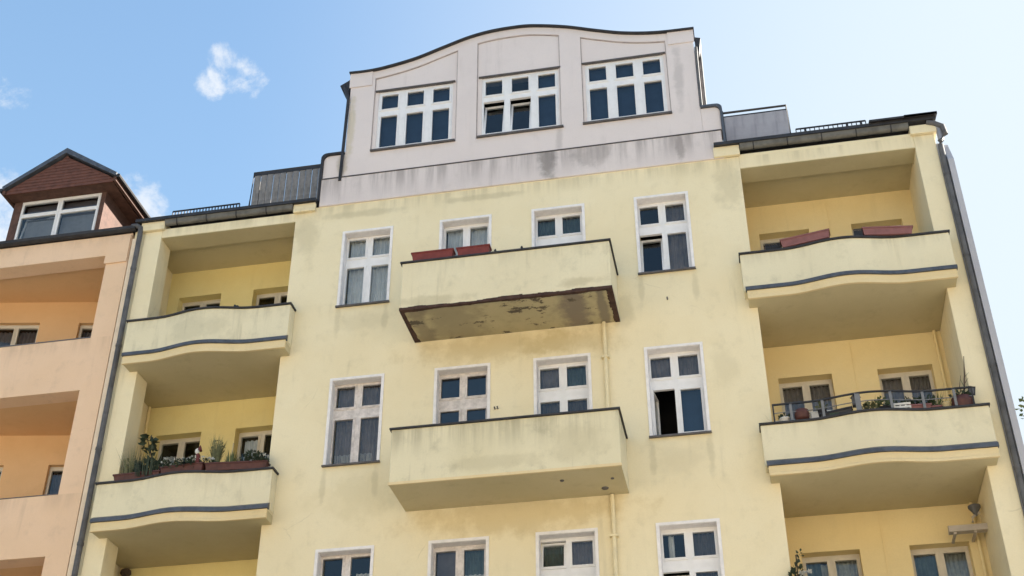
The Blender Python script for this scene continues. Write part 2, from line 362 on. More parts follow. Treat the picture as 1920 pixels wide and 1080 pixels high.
# outer piers
bp('pillar', MB().box(-11.12, -10.75, 0, .45, GZ, 15.22), 'wall')
bp('pillar_cap', MB().box(-11.19, -10.69, -.07, .5, 15.22, 15.42), 'wall')
bp('wall', MB().box(-11.34, -11.13, .02, 9, GZ, 15.35), 'wall')
bp('pillar', MB().box(3.73, 4.10, 0, 1.4, GZ, 15.31), 'wall')
bp('pillar_cap', MB().box(3.69, 4.15, -.07, .5, 15.31, 15.50), 'wall')
bp('pillar_cap', MB().box(-8.02, -7.57, -.07, 0, 15.23, 15.42), 'wall')
bp('pillar_cap', MB().box(.15, .63, -.07, 0, 15.33, 15.56), 'wall')
bp('firewall', MB().prismx([(-.13, GZ), (-.13, 14.6), (.1, 15.1), (9, 15.1), (9, GZ)], 4.21, 4.31).box(4.103, 4.209, .03, 9, GZ, 15.1), 'greyp')
for (a, b_, zz) in ((-10.75, -7.97, 15.24), (.6, 3.73, 15.36)):
    bp('beam', MB().box(a, b_, 0, .45, 15.05, zz + .02), 'wall')
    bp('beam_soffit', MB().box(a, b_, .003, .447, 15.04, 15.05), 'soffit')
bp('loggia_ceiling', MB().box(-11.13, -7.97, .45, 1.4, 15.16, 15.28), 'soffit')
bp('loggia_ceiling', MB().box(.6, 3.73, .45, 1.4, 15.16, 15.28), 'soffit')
# loggia back walls
LW = [(-10.90, .92), (-9.29, .92)]; RW = [(.84, .93), (2.55, .93)]
LT = [14.54, 11.39, 8.1, 4.9, 1.6]
lh = [(x, x + w, t - 2.15, t) for x, w in LW for t in LT]; rh = [(x, x + w, t - 2.15, t - .0) for x, w in RW for t in [14.51, 11.36, 8.09, 4.9, 1.6]]
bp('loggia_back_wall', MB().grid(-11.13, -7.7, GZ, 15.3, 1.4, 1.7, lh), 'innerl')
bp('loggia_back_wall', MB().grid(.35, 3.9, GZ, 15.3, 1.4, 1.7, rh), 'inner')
# balconies of the loggias: slab, edge, flashing, parapet, coping
def loggia_balcony(side, zb, zr):
    c = -9.42 if side < 0 else 2.12
    x0, x1 = (-10.90, -7.79) if side < 0 else (.46, 3.88)
    ix0, ix1 = (-10.75, -7.97) if side < 0 else (.6, 3.73)
    n = 48; poly = [(x0 + (x1 - x0) * i / n, wave(x0 + (x1 - x0) * i / n, c) - .29) for i in range(n + 1)]
    poly += [(x1, -.002), (ix1, -.002), (ix1, 1.399)]
    if side < 0: poly += [(-11.12, 1.399), (-11.12, .452), (ix0, .452), (ix0, -.002), (x0, -.002)]
    else: poly += [(ix0, 1.399), (ix0, -.002), (x0, -.002)]
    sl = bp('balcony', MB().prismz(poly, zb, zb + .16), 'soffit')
    px0, px1 = (-10.98, -7.78) if side < 0 else (.40, 3.91)
    bp('slab_edge', MB().sweep(x0 - .01, x1 + .01, [(0, zb - .004), (0, zb + .035), (.012, zb + .05), (.012, zb + .158), (.045, zb + .158), (.045, zb - .004)], c, -.332), 'lip', parent=sl)
    f = MB().sweep(x0 - .03, x1 + .03, [(-.038, zb + .162), (-.034, zb + .228), (.052, zb + .285), (.052, zb + .162)], c, -.315)
    bp('flashing', f, 'blue', parent=sl)
    p = MB().sweep(px0, px1, [(0, zb + .19), (0, zr - .02), (.12, zr - .02), (.12, zb + .19)], c, -.26)
    for a, b_ in ((px0, px0 + .1), (px1 - .1, px1)): p.box(a, b_, -.14, -.003, zb + .19, zr - .02)
    p.box(x0, x0 + .1, -.287, -.003, zb + .16, zb + .19).box(x1 - .1, x1, -.287, -.003, zb + .16, zb + .19)
    bp('parapet', p, 'parapet', parent=sl)
    k = MB().sweep(px0 - .02, px1 + .02, [(-.03, zr - .02), (-.03, zr + .012), (.15, zr + .02), (.15, zr - .02)], c, -.26)
    for a, b_ in ((px0 - .02, px0 + .13), (px1 - .13, px1 + .02)): k.box(a, b_, -.11, -.002, zr - .018, zr + .015)
    bp('coping', k, 'dark', parent=sl)
    return sl
for side in (-1, 1):
    for zb, zr in ((12.0, 12.97), (8.72, 9.645), (5.45, 6.4), (2.2, 3.1)): sl = loggia_balcony(side, zb, zr)
# central box balconies
def box_balcony(x0, x1, zb, zr, y, mat, rusty):
    m = MB()
    m.box(x0, x1, y, y + .12, zb, zr).box(x0, x0 + .12, y + .12, -.003, zb, zr).box(x1 - .12, x1, y + .12, -.003, zb, zr)
    b = bp('balcony', m, mat)
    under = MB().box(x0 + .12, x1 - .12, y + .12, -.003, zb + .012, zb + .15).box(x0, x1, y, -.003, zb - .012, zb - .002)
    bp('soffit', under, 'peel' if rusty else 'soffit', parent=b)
    k = MB().box(x0 - .03, x1 + .03, y - .03, y + .15, zr, zr + .03).box(x0 - .03, x0 + .15, y + .15, -.003, zr, zr + .03).box(x1 - .15, x1 + .03, y + .15, -.003, zr, zr + .03)
    bp('coping', k, 'dark', parent=b)
    if rusty:
        rm = MB(); n = 70; rw = .03; rv = .06
        random.seed(3)
        prev = None
        for i in range(n):
            a = x0 - .012 + (x1 - x0 + .024) * i / n; c = x0 - .012 + (x1 - x0 + .024) * (i + 1) / n
            rw = min(.05, max(.012, rw + random.gauss(0, .005))); rv = min(.09, max(.04, rv + random.gauss(0, .007)))
            hgt = rw + (.02 if i > 56 else 0)
            rm.box(a, c, y - .012, y + rv, zb - .022, zb + hgt)
        q1 = .07; q2 = .10
        for k_ in range(24):
            ya = y + .04 + (abs(y) - .05) * k_ / 24; yb = y + .04 + (abs(y) - .05) * (k_ + 1) / 24
            q1 = min(.10, max(.05, q1 + random.gauss(0, .008))); q2 = min(.15, max(.07, q2 + random.gauss(0, .014)))
            rm.box(x0 - .012, x0 + q1, ya, yb, zb - .0225, zb + .02)
            rm.box(x1 - q2, x1 + .012, ya, yb, zb - .0225, zb + .03)
        bp('rusted_edge', rm, 'rust', parent=b)
    else:
        bp('drip_edge', MB().box(x0 - .012, x1 + .012, y - .012, y + .02, zb - .014, zb + .03), 'lip', parent=b)
        for sx, sy, rr in ((-2.76, -.69, .035), (-2.13, -.28, .06), (-1.97, -.62, .03)):
            bp('drain_spout', MB().lathe([(rr, 0), (rr * .85, -.014), (rr * .5, -.018)], 10, (sx, sy, zb - .012)), 'sill', parent=b)
    return b
box_balcony(-5.44, -1.78, 12.02, 12.975, -1.09, 'parapet', True)
b2 = box_balcony(-5.48, -1.78, 8.77, 9.73, -1.05, 'par2', False)
box_balcony(-5.48, -1.78, 5.52, 6.48, -1.05, 'par2', False)
# thin drain pipe
for z0, z1 in ((9.0, 12.0), (5.6, 8.74)):
    m = MB().tube([(-2.05, -.045, z0), (-2.05, -.045, z1)], .034, 10)
    p = bp('drain_pipe', m, 'pipey')
    for zc in (z0 + .5, z1 - .72): bp('bracket', MB().box(-2.12, -1.98, -.085, 0, zc, zc + .035), 'pipey', parent=p)
for x, z in ((-3.985, 10.515), (-3.935, 10.518), (-.92, 12.36)):
    bp('wall_hook', MB().tube([(x, .0, z), (x, -.05, z), (x, -.06, z + .02)], .012, 6), 'sill')
# ---------------- pink gable
def gcurve(x):
    P = [(-7.12, 18.74), (-6.75, 18.73), (-6.39, 18.76), (-5.71, 18.90), (-5.14, 19.10), (-4.58, 19.29), (-4.1, 19.38), (-3.55, 19.40), (-3.22, 19.37), (-2.55, 19.21), (-1.9, 18.98), (-1.36, 18.81), (-.72, 18.70), (0.02, 18.67)]
    for i in range(len(P) - 1):
        if x <= P[i + 1][0]:
            p0 = P[max(i - 1, 0)]; p1 = P[i]; p2 = P[i + 1]; p3 = P[min(i + 2, len(P) - 1)]
            t = (x - p1[0]) / (p2[0] - p1[0]); m1 = (p2[1] - p0[1]) / (p2[0] - p0[0]) * (p2[0] - p1[0]); m2 = (p3[1] - p1[1]) / (p3[0] - p1[0]) * (p2[0] - p1[0])
            return (2 * t**3 - 3 * t**2 + 1) * p1[1] + (t**3 - 2 * t**2 + t) * m1 + (-2 * t**3 + 3 * t**2) * p2[1] + (t**3 - t**2) * m2
    return P[-1][1]
def lin(a, b, n): return [a + (b - a) * i / n for i in range(n + 1)]
GX = [-6.47, -4.34 + .04, -2.19]; GW = 1.57; GT, GB = 18.16, 16.585
panels = [(-6.56, -4.81), (-4.40, -2.69), (-2.26, -.55)]
ghole = [(x, x + GW, GB, GT) for x in GX]
gb = MB().grid(-7.08, 0, 16.0, 18.5, .03, .30, ghole)
xs = lin(-7.08, 0, 60); gb.prism([(x, 18.5) for x in (xs[0], xs[-1])] + [(x, gcurve(x) - .01) for x in xs[::-1]], .03, .30)
gable = bp('gable', gb, 'pink')
ft = MB().prism([(-7.08, 16.0), (0, 16.0), (0, 16.57), (-7.08, 16.57)], 0, .03)
edges = [-7.08] + [v for p in panels for v in p] + [0]
for i in range(0, 8, 2):
    a, b_ = edges[i], edges[i + 1]; xx = lin(a, b_, 8)
    ft.prism([(a, 16.57), (b_, 16.57)] + [(x, gcurve(x)) for x in xx[::-1]], 0, .03)
for a, b_ in panels:
    xx = lin(a, b_, 24); ft.prism([(x, gcurve(x) - .19) for x in xx] + [(x, gcurve(x)) for x in xx[::-1]], 0, .03)
bp('gable_relief', ft, 'pink', parent=gable)
for a, b_ in panels:  # thin dark strips draw the shadow line inside each recess, with some dirt
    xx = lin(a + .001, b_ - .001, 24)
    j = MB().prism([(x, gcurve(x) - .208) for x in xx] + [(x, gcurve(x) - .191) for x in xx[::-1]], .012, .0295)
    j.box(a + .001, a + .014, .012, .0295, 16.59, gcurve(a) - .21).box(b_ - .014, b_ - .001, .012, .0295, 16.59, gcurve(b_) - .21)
    bp('panel_shadow_line', j, 'relief', parent=gable)
# proud head block at the gable ends
for a, b_ in ((-7.105, -6.62), (-.50, .02)):
    xx = lin(a, b_, 8); bp('gable_shoulder', MB().prism([(a, 18.36), (b_, 18.36)] + [(x, gcurve(x) + .0) for x in xx[::-1]], -.022, -.001), 'pink', parent=gable)
xx = lin(-7.12, .04, 90); cp = MB()
cp.prism([(x, gcurve(x)) for x in xx] + [(x, gcurve(x) + .032) for x in xx[::-1]], -.07, .32)
bp('gable_coping', cp, 'dark', parent=gable)
# stepped lower shoulders
def step(sx):
    o = -7.08 if sx < 0 else 0.; w = .43 if sx < 0 else .36
    arc = [(o + sx * (w - .12 + .12 * sin(t)), 16.48 + .12 * cos(t)) for t in lin(0, pi / 2, 6)]
    return [(o, 15.99), (o, 16.6)] + arc + [(o + sx * w, 15.99)], o, w
for sx in (-1, 1):
    poly, o_, w = step(sx)
    bp('gable_step', MB().prism(poly if sx > 0 else poly[::-1], 0, .30), 'pink', parent=gable)
    top = poly[1:-1] + [(o_ + sx * w, 15.45)]
    cpo = [((x - o_) * 1.0 + o_ + (sx * .045 if i > 1 else 0), z + (.045 if i < len(top) - 2 else 0.0)) for i, (x, z) in enumerate(top)]
    bp('step_coping', MB().prism(top + cpo[::-1], -.05, .32), 'blue' if sx > 0 else 'dark', parent=gable)
bp('cornice_band', MB().box(-7.51, .34, -.035, .29, 15.325, 15.985), 'pinkb', parent=gable)
bp('cornice_fillet', MB().box(-7.52, .35, -.05, -.001, 15.985, 16.0), 'sill', parent=gable)
# gable side cheeks, roof of the attic storey, pipes at its flanks
for a, b_ in ((-7.05, -6.9), (-.15, -.03)): bp('attic_cheek', MB().box(a, b_, .30, 5, 15.6, 18.3), 'tile', parent=gable)
bp('attic_roof', MB().box(-7.2, .10, .33, 5.2, 18.3, 18.42), 'tile', parent=gable)
bp('attic_pipe', MB().tube([(-7.13, -.03, 15.9), (-7.10, -.03, 18.05), (-7.16, -.02, 18.25), (-7.24, 0, 18.45)], .035, 8), 'dark', parent=gable)
bp('attic_gutter_end', MB().prism([(-7.32, 18.47), (-7.11, 18.60), (-7.11, 18.10), (-7.2, 18.2)], .0, .3), 'dark', parent=gable)
bp('attic_gutter_end', MB().prism([(.03, 18.50), (.15, 18.46), (.10, 18.12), (.03, 18.05)], 0.02, .35), 'dark', parent=gable)
bp('attic_pipe', MB().tube([(.04, .0, 18.2), (.03, .0, 17.9), (.02, 0, 16.66)], .032, 8), 'zinc', parent=gable)
bp('attic_pipe', MB().tube([(.11, .25, 18.3), (.10, .25, 17.0), (.10, .25, 15.9)], .03, 8), 'zinc', parent=gable)
# ---------------- roofs, gutters
for (a, b_, z, nm) in ((-11.3, -7.55, 15.42, 'l'), (.17, 4.17, 15.56, 'r')):
    rf = bp('roof', MB().prismx([(-.10, z), (-.10, z + .045), (4.0, z + .045 + 4.1 * .70), (9, z + 2.9), (9, z)], a, b_), 'tile')
    gx0, gx1 = (a + .62, b_ - .48) if nm == 'l' else (a + .47, b_ - .49)
    prof = [(-.04 - .06 * cos(t), z - .06 - .062 * sin(t)) for t in lin(0, pi, 8)]
    bp('gutter', MB().prismx([(-.12, z + .01)] + prof[1:-1] + [(.0, z + .01)], gx0, gx1), 'gutter', parent=rf)
    bk = cm_br = MB().prismx([(-.13, z + .02)] + [(a_ - .0, b2_) for a_, b2_ in [(-.04 - .068 * cos(t), z - .06 - .070 * sin(t)) for t in lin(0, pi, 8)]] + [(.0, z + .02)], -.012, .012).mesh('gutter_bracket', M['dark'])
    k_ = 0
    while gx0 + .25 + k_ * .62 < gx1:
        link('gutter_bracket', bk, rf, (gx0 + .25 + k_ * .62, 0, 0)); k_ += 1
    bp('eaves_strip', MB().box(a, b_, -.14, -.101, z - .01, z + .06), 'dark', parent=rf)
    g0, g1 = (-10.9, -9.45) if nm == 'l' else (1.75, 3.05)
    sg = MB(); n = 22 if nm == 'l' else 15
    zz = z + .045 + .65 * .7
    for i in range(n + 1):
        x = g0 + (g1 - g0) * i / n; w = .022 if i in (2, 11, 14) and nm == 'r' else .008
        sg.box(x - w, x + w, .54, .56, zz - .1, zz + .20)
    sg.box(g0, g1, .535, .565, zz + .19, zz + .21)
    if nm == 'l': sg.box(g0, g1, .535, .565, zz + .06, zz + .075)
    bp('snow_guard', sg, 'dark', parent=rf)
    if nm == 'r':
        bp('verge_flashing', MB().prismx([(-.2, z + .05), (-.2, z + .09), (.2, z + .19), (.2, z + .15)], 3.0, 4.2), 'dark', parent=rf)
        bp('verge_flashing', MB().prismx([(-.20, z + .05), (-.20, z + .105), (.1, z + .19), (.1, z + .13)], 3.62, 4.20), 'dark', parent=rf)
bp('roof', MB().box(-7.55, .17, 5.2, 9, 15.4, 18.2), 'tile')
bp('rear_wall', MB().box(-11.3, 4.3, 9, 9.3, GZ, 18.3), 'wall')
bp('inner_floor', MB().box(-11.1, 3.7, 2.9, 9, 15.2, 15.4), 'room')
# downpipes
for x, zt in ((-11.185, 15.2), (4.155, 14.98)):
    p = MB().tube([(x, -.07, GZ + .2), (x, -.07, zt)], .05, 14)
    dp = bp('downpipe', p, 'zinc')
    for z in (2.2, 5.5, 8.6, 10.4, 12.55, 14.3):
        bp('pipe_clip', MB().tube([(x, -.07, z), (x, -.07, z + .05)], .058, 14), 'zinc', parent=dp)
    pts = [(x, -.07, zt), (x + .01, -.08, zt + .08), (x + .12, -.1, zt + .22), (x + .10, -.1, zt + .40), (x - .02, -.08, zt + .50), (x - .15, -.07, zt + .55)] if x > 0 else \
          [(x, -.07, zt), (x - .01, -.08, zt + .1), (x - .09, -.08, zt + .16), (x - .2, -.07, zt + .17)]
    bp('pipe_elbow', MB().tube(pts, .05, 12), 'zinc', parent=dp)
    if x > 0: bp('hopper', MB().tube([(4.19, -.04, 15.1), (4.21, -.02, 15.4)], [.05, .065], 10), 'zincl', parent=dp)
# ---------------- roof terraces
t = bp('roof_terrace', MB().box(-9.30, -7.62, .70, .74, 16.92, 17.0).box(-9.29, -7.62, .72, .76, 16.1, 16.16), 'dark')
sm = MB().box(0, .125, 0, .022, 0, .84).mesh('slat', M['wood'])
for i in range(12):
    o = link('slat', sm, t, (-9.265 + i * .139, .70 + (i % 2) * .006, 16.09))
bp('terrace_rail', MB().tube([(-9.34, .75, 16.0), (-9.30, .72, 17.02), (-7.6, .72, 17.02)], .02, 6).tube([(-9.42, 1.3, 15.95), (-9.32, .9, 16.9)], .014, 6), 'dark', parent=t)
bp('terrace_end', MB().box(-9.30, -9.26, .76, 2.2, 16.1, 17.0), 'wood', parent=t)
t = bp('roof_terrace', MB().box(.40, 1.65, .71, .74, 16.90, 16.94), 'dark')
pm = MB().box(0, .404, 0, .015, 0, .72).mesh('screen_panel', M['panel'])
for i in range(3): link('screen_panel', pm, t, (.43 + i * .405, .70 + .004 * (i % 2), 16.18))
bp('terrace_rail', MB().tube([(.38, .72, 17.03), (1.65, .72, 17.03), (1.65, .72, 16.2)], .024, 6).tube([(.41, .69, 15.9), (.40, .69, 17.05)], .035, 6), 'dark', parent=t)
bp('terrace_end', MB().box(1.64, 1.67, .74, 2.0, 16.1, 16.92), 'panel', parent=t)

# ---------------------------------------------------------------- windows
cache = {}
def cm(key, fn):
    if key not in cache: cache[key] = fn()
    return cache[key]
def pleat(x0, x1, z0, z1, y, amp=.018, lam=.09, gap=None):
    m = MB(); n = max(6, int((x1 - x0) / .012)); vs = []
    for i in range(n + 1):
        x = x0 + (x1 - x0) * i / n; yy = y + amp * sin(2 * pi * x / lam + 1.3 * sin(x * 9)) 
        vs += [(x, yy, z0), (x, yy, z1)]
    return m.add(vs, [(2 * i, 2 * i + 2, 2 * i + 3, 2 * i + 1) for i in range(n)])
def window(parent, org, w, h, glass, yf=.17, paint='white', trim=True, sill=True, curtain=None, tilt=(), swing=(), rot=0., gmat='glass', depth=1.0, wallt=.35, room=True, extra=None):
    """glass: list of (x0, x1, z0, z1) pane rectangles, z measured downwards from the head of the opening"""
    key = (w, h, tuple(glass), yf, paint)
    E = .038   # sash width round the pane
    hs = [(a - E, b - E * 0 + E, -d - E, -c + E) for a, b, c, d in glass]
    f = link('window', cm(('f',) + key, lambda: MB().grid(0, w, -h, 0, yf, yf + .06, hs).mesh('window', M[paint])), parent, Vector(org) - (EB if parent is B else Vector(parent.location)))
    if rot: f.rotation_euler.z = rot
    for i, (a, b, c, d) in enumerate(glass):
        W_, H_ = b - a, d - c
        sm_ = cm(('s', round(W_, 3), round(H_, 3), paint), lambda: MB().grid(-E, W_ + E, -E, H_ + E, -.014, .046, [(0, W_, 0, H_)]).grid(-E * .45, W_ + E * .45, -E * .45, H_ + E * .45, -.022, -.0142, [(0, W_, 0, H_)]).mesh('sash', M[paint]))
        s = link('sash', sm_, f, (a, yf, -d))
        pmesh = cm(('p', round(W_, 3), round(H_, 3), gmat), lambda: MB().add([(-.002, .012, -.002), (W_ + .002, .012, -.002), (W_ + .002, .012, H_ + .002), (-.002, .012, H_ + .002)], [(0, 1, 2, 3)]).mesh('pane', M[gmat]))
        p = link('pane', pmesh, f, (a, yf, -d))
        jit = Matrix.Identity(3)
        if i in tilt:
            for q in (s, p): q.rotation_euler.x = -R(11)
        elif i in swing:
            for q in (s, p): q.rotation_euler.z = R(82)
        else: p.rotation_euler = (R(random.uniform(-.25, .25)), 0, R(random.uniform(-.3, .3)))
    if trim:
        t = .05
        link('trim', cm(('t', w, h), lambda: MB().box(-t, 0, -.018, .0, -h, 0).box(w, w + t, -.018, .0, -h, 0).box(-t, w + t, -.018, .0, 0, t)
             .box(0.0, .004, 0, yf, -h, 0).box(w - .004, w, 0, yf, -h, 0).box(.004, w - .004, 0, yf, -.004, 0).mesh('trim', M['trim'])), f)
    if sill:
        link('sill', cm(('sl', w, yf), lambda: MB().prismx([(-.06, .0), (-.06, -.03), (yf, -.004), (yf, .028)], -.06, w + .06).mesh('sill', M['sill'])), f, (0, 0, -h))
    if room:
        e = .12 if wallt > .2 else .04
        y0, y1 = wallt + .002, wallt + depth
        link('room_interior', cm(('r', w, h, wallt, depth), lambda: MB().add([(-e, y0, -h - e), (w + e, y0, -h - e), (w + e, y0, e), (-e, y0, e), (-e, y1, -h - e), (w + e, y1, -h - e), (w + e, y1, e), (-e, y1, e)],
             [(0, 1, 5, 4), (1, 2, 6, 5), (2, 3, 7, 6), (3, 0, 4, 7), (4, 5, 6, 7)]).mesh('room_interior', M['room'])), f)
    for cu in (curtain or []):
        kind, a, b, c, d = cu[:5]; nm = {'curt': 'curtain', 'curg': 'curtain', 'brn': 'curtain', 'teal': 'curtain', 'grn': 'curtain', 'curb': 'blind', 'curbr': 'blind', 'slate': 'blind', 'pot': 'cafe_curtain'}[kind]
        flat = nm == 'blind'
        link(nm, cm(('c', kind, a, b, c, d, yf), lambda: pleat(a, b, -d, -c, yf + .13, .003 if flat else .02, .5 if flat else .085).mesh(nm, M[kind], not flat)), f)
    return f
P4 = [(.035, .37, .085, .48), (.505, .84, .085, .48), (.035, .37, .74, 1.54), (.505, .84, .74, 1.54)]
PT = lambda hh=2.1: [(.035, .37, .085, hh), (.505, .84, .085, hh)]
P4n = [(.035, .375, .06, .47), (.515, .855, .06, .47), (.035, .375, .71, 1.60), (.515, .855, .71, 1.60)]
P4t = [(.035, .37, .085, .48), (.505, .84, .085, .48), (.035, .37, .74, 2.05), (.505, .84, .74, 2.05)]
full = lambda k, a=.02, b=.88, c=.04, d=1.62: [(k, a, b, c, d)]
def fw_(i, r, gl, **k): 
    return window(B, (WX[i], 0, TOPS[r]), WW, holes[r * 4 + i][3] - holes[r * 4 + i][2], gl, sill=(i in (0, 3) or r == 4), **k)
fw_(0, 0, P4n, curtain=[('curt', .03, .40, .0, 1.6), ('curt', .50, .87, .0, 1.6)], gmat='glass')
fw_(1, 0, PT(), curtain=[('curt', .04, .42, .0, 2.1), ('curt', .50, .86, .0, 2.1)])
fw_(2, 0, P4t, curtain=[('teal', .02, .88, .0, 2.1)], gmat='glass')
fw_(3, 0, P4, curtain=[('brn', .46, .87, .0, 1.62)], tilt=(2,), gmat='glass')
fw_(0, 1, P4n, paint='old', curtain=[('brn', .02, .88, .0, 1.6), ('pot', .03, .34, 1.33, 1.6), ('pot', .50, .70, 1.33, 1.6)])
fw_(1, 1, P4t, paint='old', gmat='glassd', curtain=full('curb', d=2.1))
fw_(2, 1, P4t, gmat='glass', curtain=[('brn', .02, .45, .0, .6), ('teal', .5, .88, 0, .62), ('curg', .02, .88, .65, 2.1)])
fw_(3, 1, P4, curtain=[('brn', .02, .88, .0, .55), ('curb', .47, .87, .7, 1.6)], swing=(2,))
fw_(0, 2, P4n, paint='old', curtain=[('pot', .05, .28, .33, 1.6), ('pot', .58, .86, .30, 1.6)])
fw_(1, 2, PT(), paint='old', curtain=[('curbr', .03, .42, .0, 2.1), ('teal', .5, .86, .0, .46), ('pot', .5, .86, .46, 2.1)])
fw_(2, 2, P4t, curtain=[('brn', .5, .86, .0, .6), ('teal', .03, .42, .05, .6)], tilt=(0,))
fw_(3, 2, P4, curtain=[('curt', .11, .20, .06, .6), ('curg', .5, .86, .06, 1.6)], tilt=(2,), gmat='glass')
for i in range(4):
    fw_(i, 3, P4n if i in (0, 3) else PT(), curtain=full('curg')); fw_(i, 4, P4n, curtain=full('curt'))
# gable windows (three lights wide)
gp = []
for k in range(3):
    x = .075 + k * .54; gp += [(x, x + .345, .10, .47), (x, x + .345, .665, 1.475)]
for i, x in enumerate(GX):
    f = window(B, (x, .03, GT), GW, GT - GB, gp, yf=.02, trim=False, sill=False, tilt=(1, 3) if i == 1 else (), gmat='glass', wallt=.28, curtain=full('curb', .02, 1.55, .04, 1.5) if i != 1 else [('curb', 1.1, 1.55, .04, 1.5)])
    link('sill', cm('gsill', lambda: MB().box(-.08, GW + .08, -.085, .02, -.02, .012).mesh('sill', M['sill'])), f, (0, 0, -(GT - GB)))
    link('lintel_flashing', cm('glint', lambda: MB().box(-.06, GW + .05, -.05, .018, 0, .022).mesh('lintel_flashing', M['sill'])), f, (0, 0, 0))
# loggia windows
LP = [(.06, .40, .10, 2.05), (.53, .87, .10, 2.05)]
for j, (x, w) in enumerate(LW):
    for k, t_ in enumerate(LT[:4]):
        window(B, (x, 1.4, t_), w, 2.15, LP, yf=.2, paint='beige', trim=False, sill=False, wallt=.3, gmat='glass' if k == 1 else 'glassd',
               curtain={(0, 1): [('curt', .06, .30, .3, 2.0)], (1, 1): [('curt', .08, .36, .12, 2.0)], (1, 0): None}.get((j, k)))
for j, (x, w) in enumerate(RW):
    for k, t_ in enumerate([14.51, 11.36, 8.09, 4.9]):
        window(B, (x, 1.4, t_), w, 2.15, LP, yf=.2, paint='beige', trim=False, sill=False, wallt=.3, gmat='glass',
               curtain=[('brn', .04, .88, .06, 2.0)] if k < 2 else [('teal', .04, .46, .06, 2.0), ('grn', .5, .88, .06, 2.0)] if j == 1 else [('teal', .04, .30, .06, 2.0), ('grn', .30, .46, .1, 2.0), ('grn', .5, .88, .06, 2.0)])
for x0, x1, y in ((-11.09, -11.03, 1.33), (3.62, 3.66, 1.36)):
    bp('loggia_pipe', MB().tube([(x0, y, GZ), (x0, y, 12.0)], .028, 8), 'inner')
for x, z0, z1 in ((2.17, 12.3, 15.1), (2.17, 9.5, 12.0), (2.16, 6.2, 8.72)):
    bp('wall_joint', MB().box(x - .012, x + .012, 1.388, 1.40, z0, z1), 'inner')
# railing on the right middle balcony
sl = None
rl = MB().sweep(.62, 3.72, [(0, 9.965), (0, 9.99), (.03, 9.99), (.03, 9.965)], 2.12, -.26)
rl.box(.62, .645, -.255, -.23, 9.66, 9.97).box(3.70, 3.72, -.255, -.23, 9.66, 9.97)
ra = bp('railing', rl, 'dark')
bp('middle_rail', MB().sweep(.64, 3.70, [(0, 9.82), (0, 9.832), (.012, 9.832), (.012, 9.82)], 2.12, -.25), 'rail', parent=ra)
for x in (.91, 1.41, 1.95, 2.46, 2.96, 3.44):
    w_ = .042 if x == 1.95 else .021
    link('post', cm(('post', w_), lambda: MB().box(-w_, w_, -.012, .012, 0, .315).mesh('post', M['rail'])), ra, (x, -.245 + wave(x, 2.12), 9.66))
for yy, x0, x1 in ((-.12, .62, 3.7), (-.12, -10.74, -7.99)):
    bp('plant_shelf', MB().box(x0, x1, yy, .22, 9.46, 9.49), 'inner')

# ================================================================ THE PEACH BUILDING
EP = Vector((-14, 0, GZ))
Pb = thing('neighbour_building', 'peach rendered building with deep loggias beside the yellow building', 'building', EP)
def pp(name, mb, m, parent=None, loc=None, smooth=False):
    return link(name, mb.mesh(name, M[m], smooth), parent or Pb, (-EP if parent is None else (0, 0, 0)) if loc is None else loc)
op = [(-15.6, -11.84, 12.86, 14.77), (-15.6, -11.84, 9.63, 11.73), (-15.6, -11.84, 6.4, 8.48), (-15.6, -11.84, 3.2, 5.25)]
pp('wall', MB().grid(-24, -11.385, GZ, 15.25, 0, .38, op), 'peach')
pp('pilaster_block', MB().box(-11.87, -11.40, -.03, -.002, 14.56, 15.2), 'peach')
pp('edge_strip', MB().box(-11.36, -11.262, -.012, .018, GZ, 15.1), 'peachs')
pp('side_wall', MB().box(-11.84, -11.385, .38, 6, GZ, 15.2), 'peach')
for z in (14.86, 11.735, 8.485, 5.26):
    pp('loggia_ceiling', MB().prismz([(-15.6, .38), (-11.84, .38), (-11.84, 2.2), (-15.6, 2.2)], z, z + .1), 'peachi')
# oblique loggia back wall
AL = math.atan(.187); O = Vector((-12.9, 1.67, 0)); ux = Vector((cos(AL), sin(AL), 0))
def lx(x): return (x - O.x) / cos(AL)      # world x -> local coordinate along the oblique wall
ow = [(-14.95, -13.97, 14.36, 2.0), (-13.17, -12.30, 14.35, 2.0), (-14.95, -14.03, 11.1, 2.0), (-13.17, -12.30, 11.1, .62 + 1.4), (-14.95, -14.0, 7.85, 2.0), (-13.17, -12.3, 7.85, 2.0)]
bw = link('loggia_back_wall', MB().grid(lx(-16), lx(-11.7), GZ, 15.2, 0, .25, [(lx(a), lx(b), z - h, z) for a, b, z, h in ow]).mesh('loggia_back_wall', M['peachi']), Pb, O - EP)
bw.rotation_euler.z = AL
for a, b, z, h in ow:
    w = lx(b) - lx(a); n2_ = [(.06, w / 2 - .05, .09, h - .06), (w / 2 + .05, w - .05, .09, h - .06)]
    f = window(bw, Vector((lx(a), 0, z)) + Vector(bw.location), w, h, n2_, yf=.10, paint='beige', trim=False, sill=False, wallt=.25, gmat='glass', curtain=[('curg', .05, w - .05, .1, h - .1)])
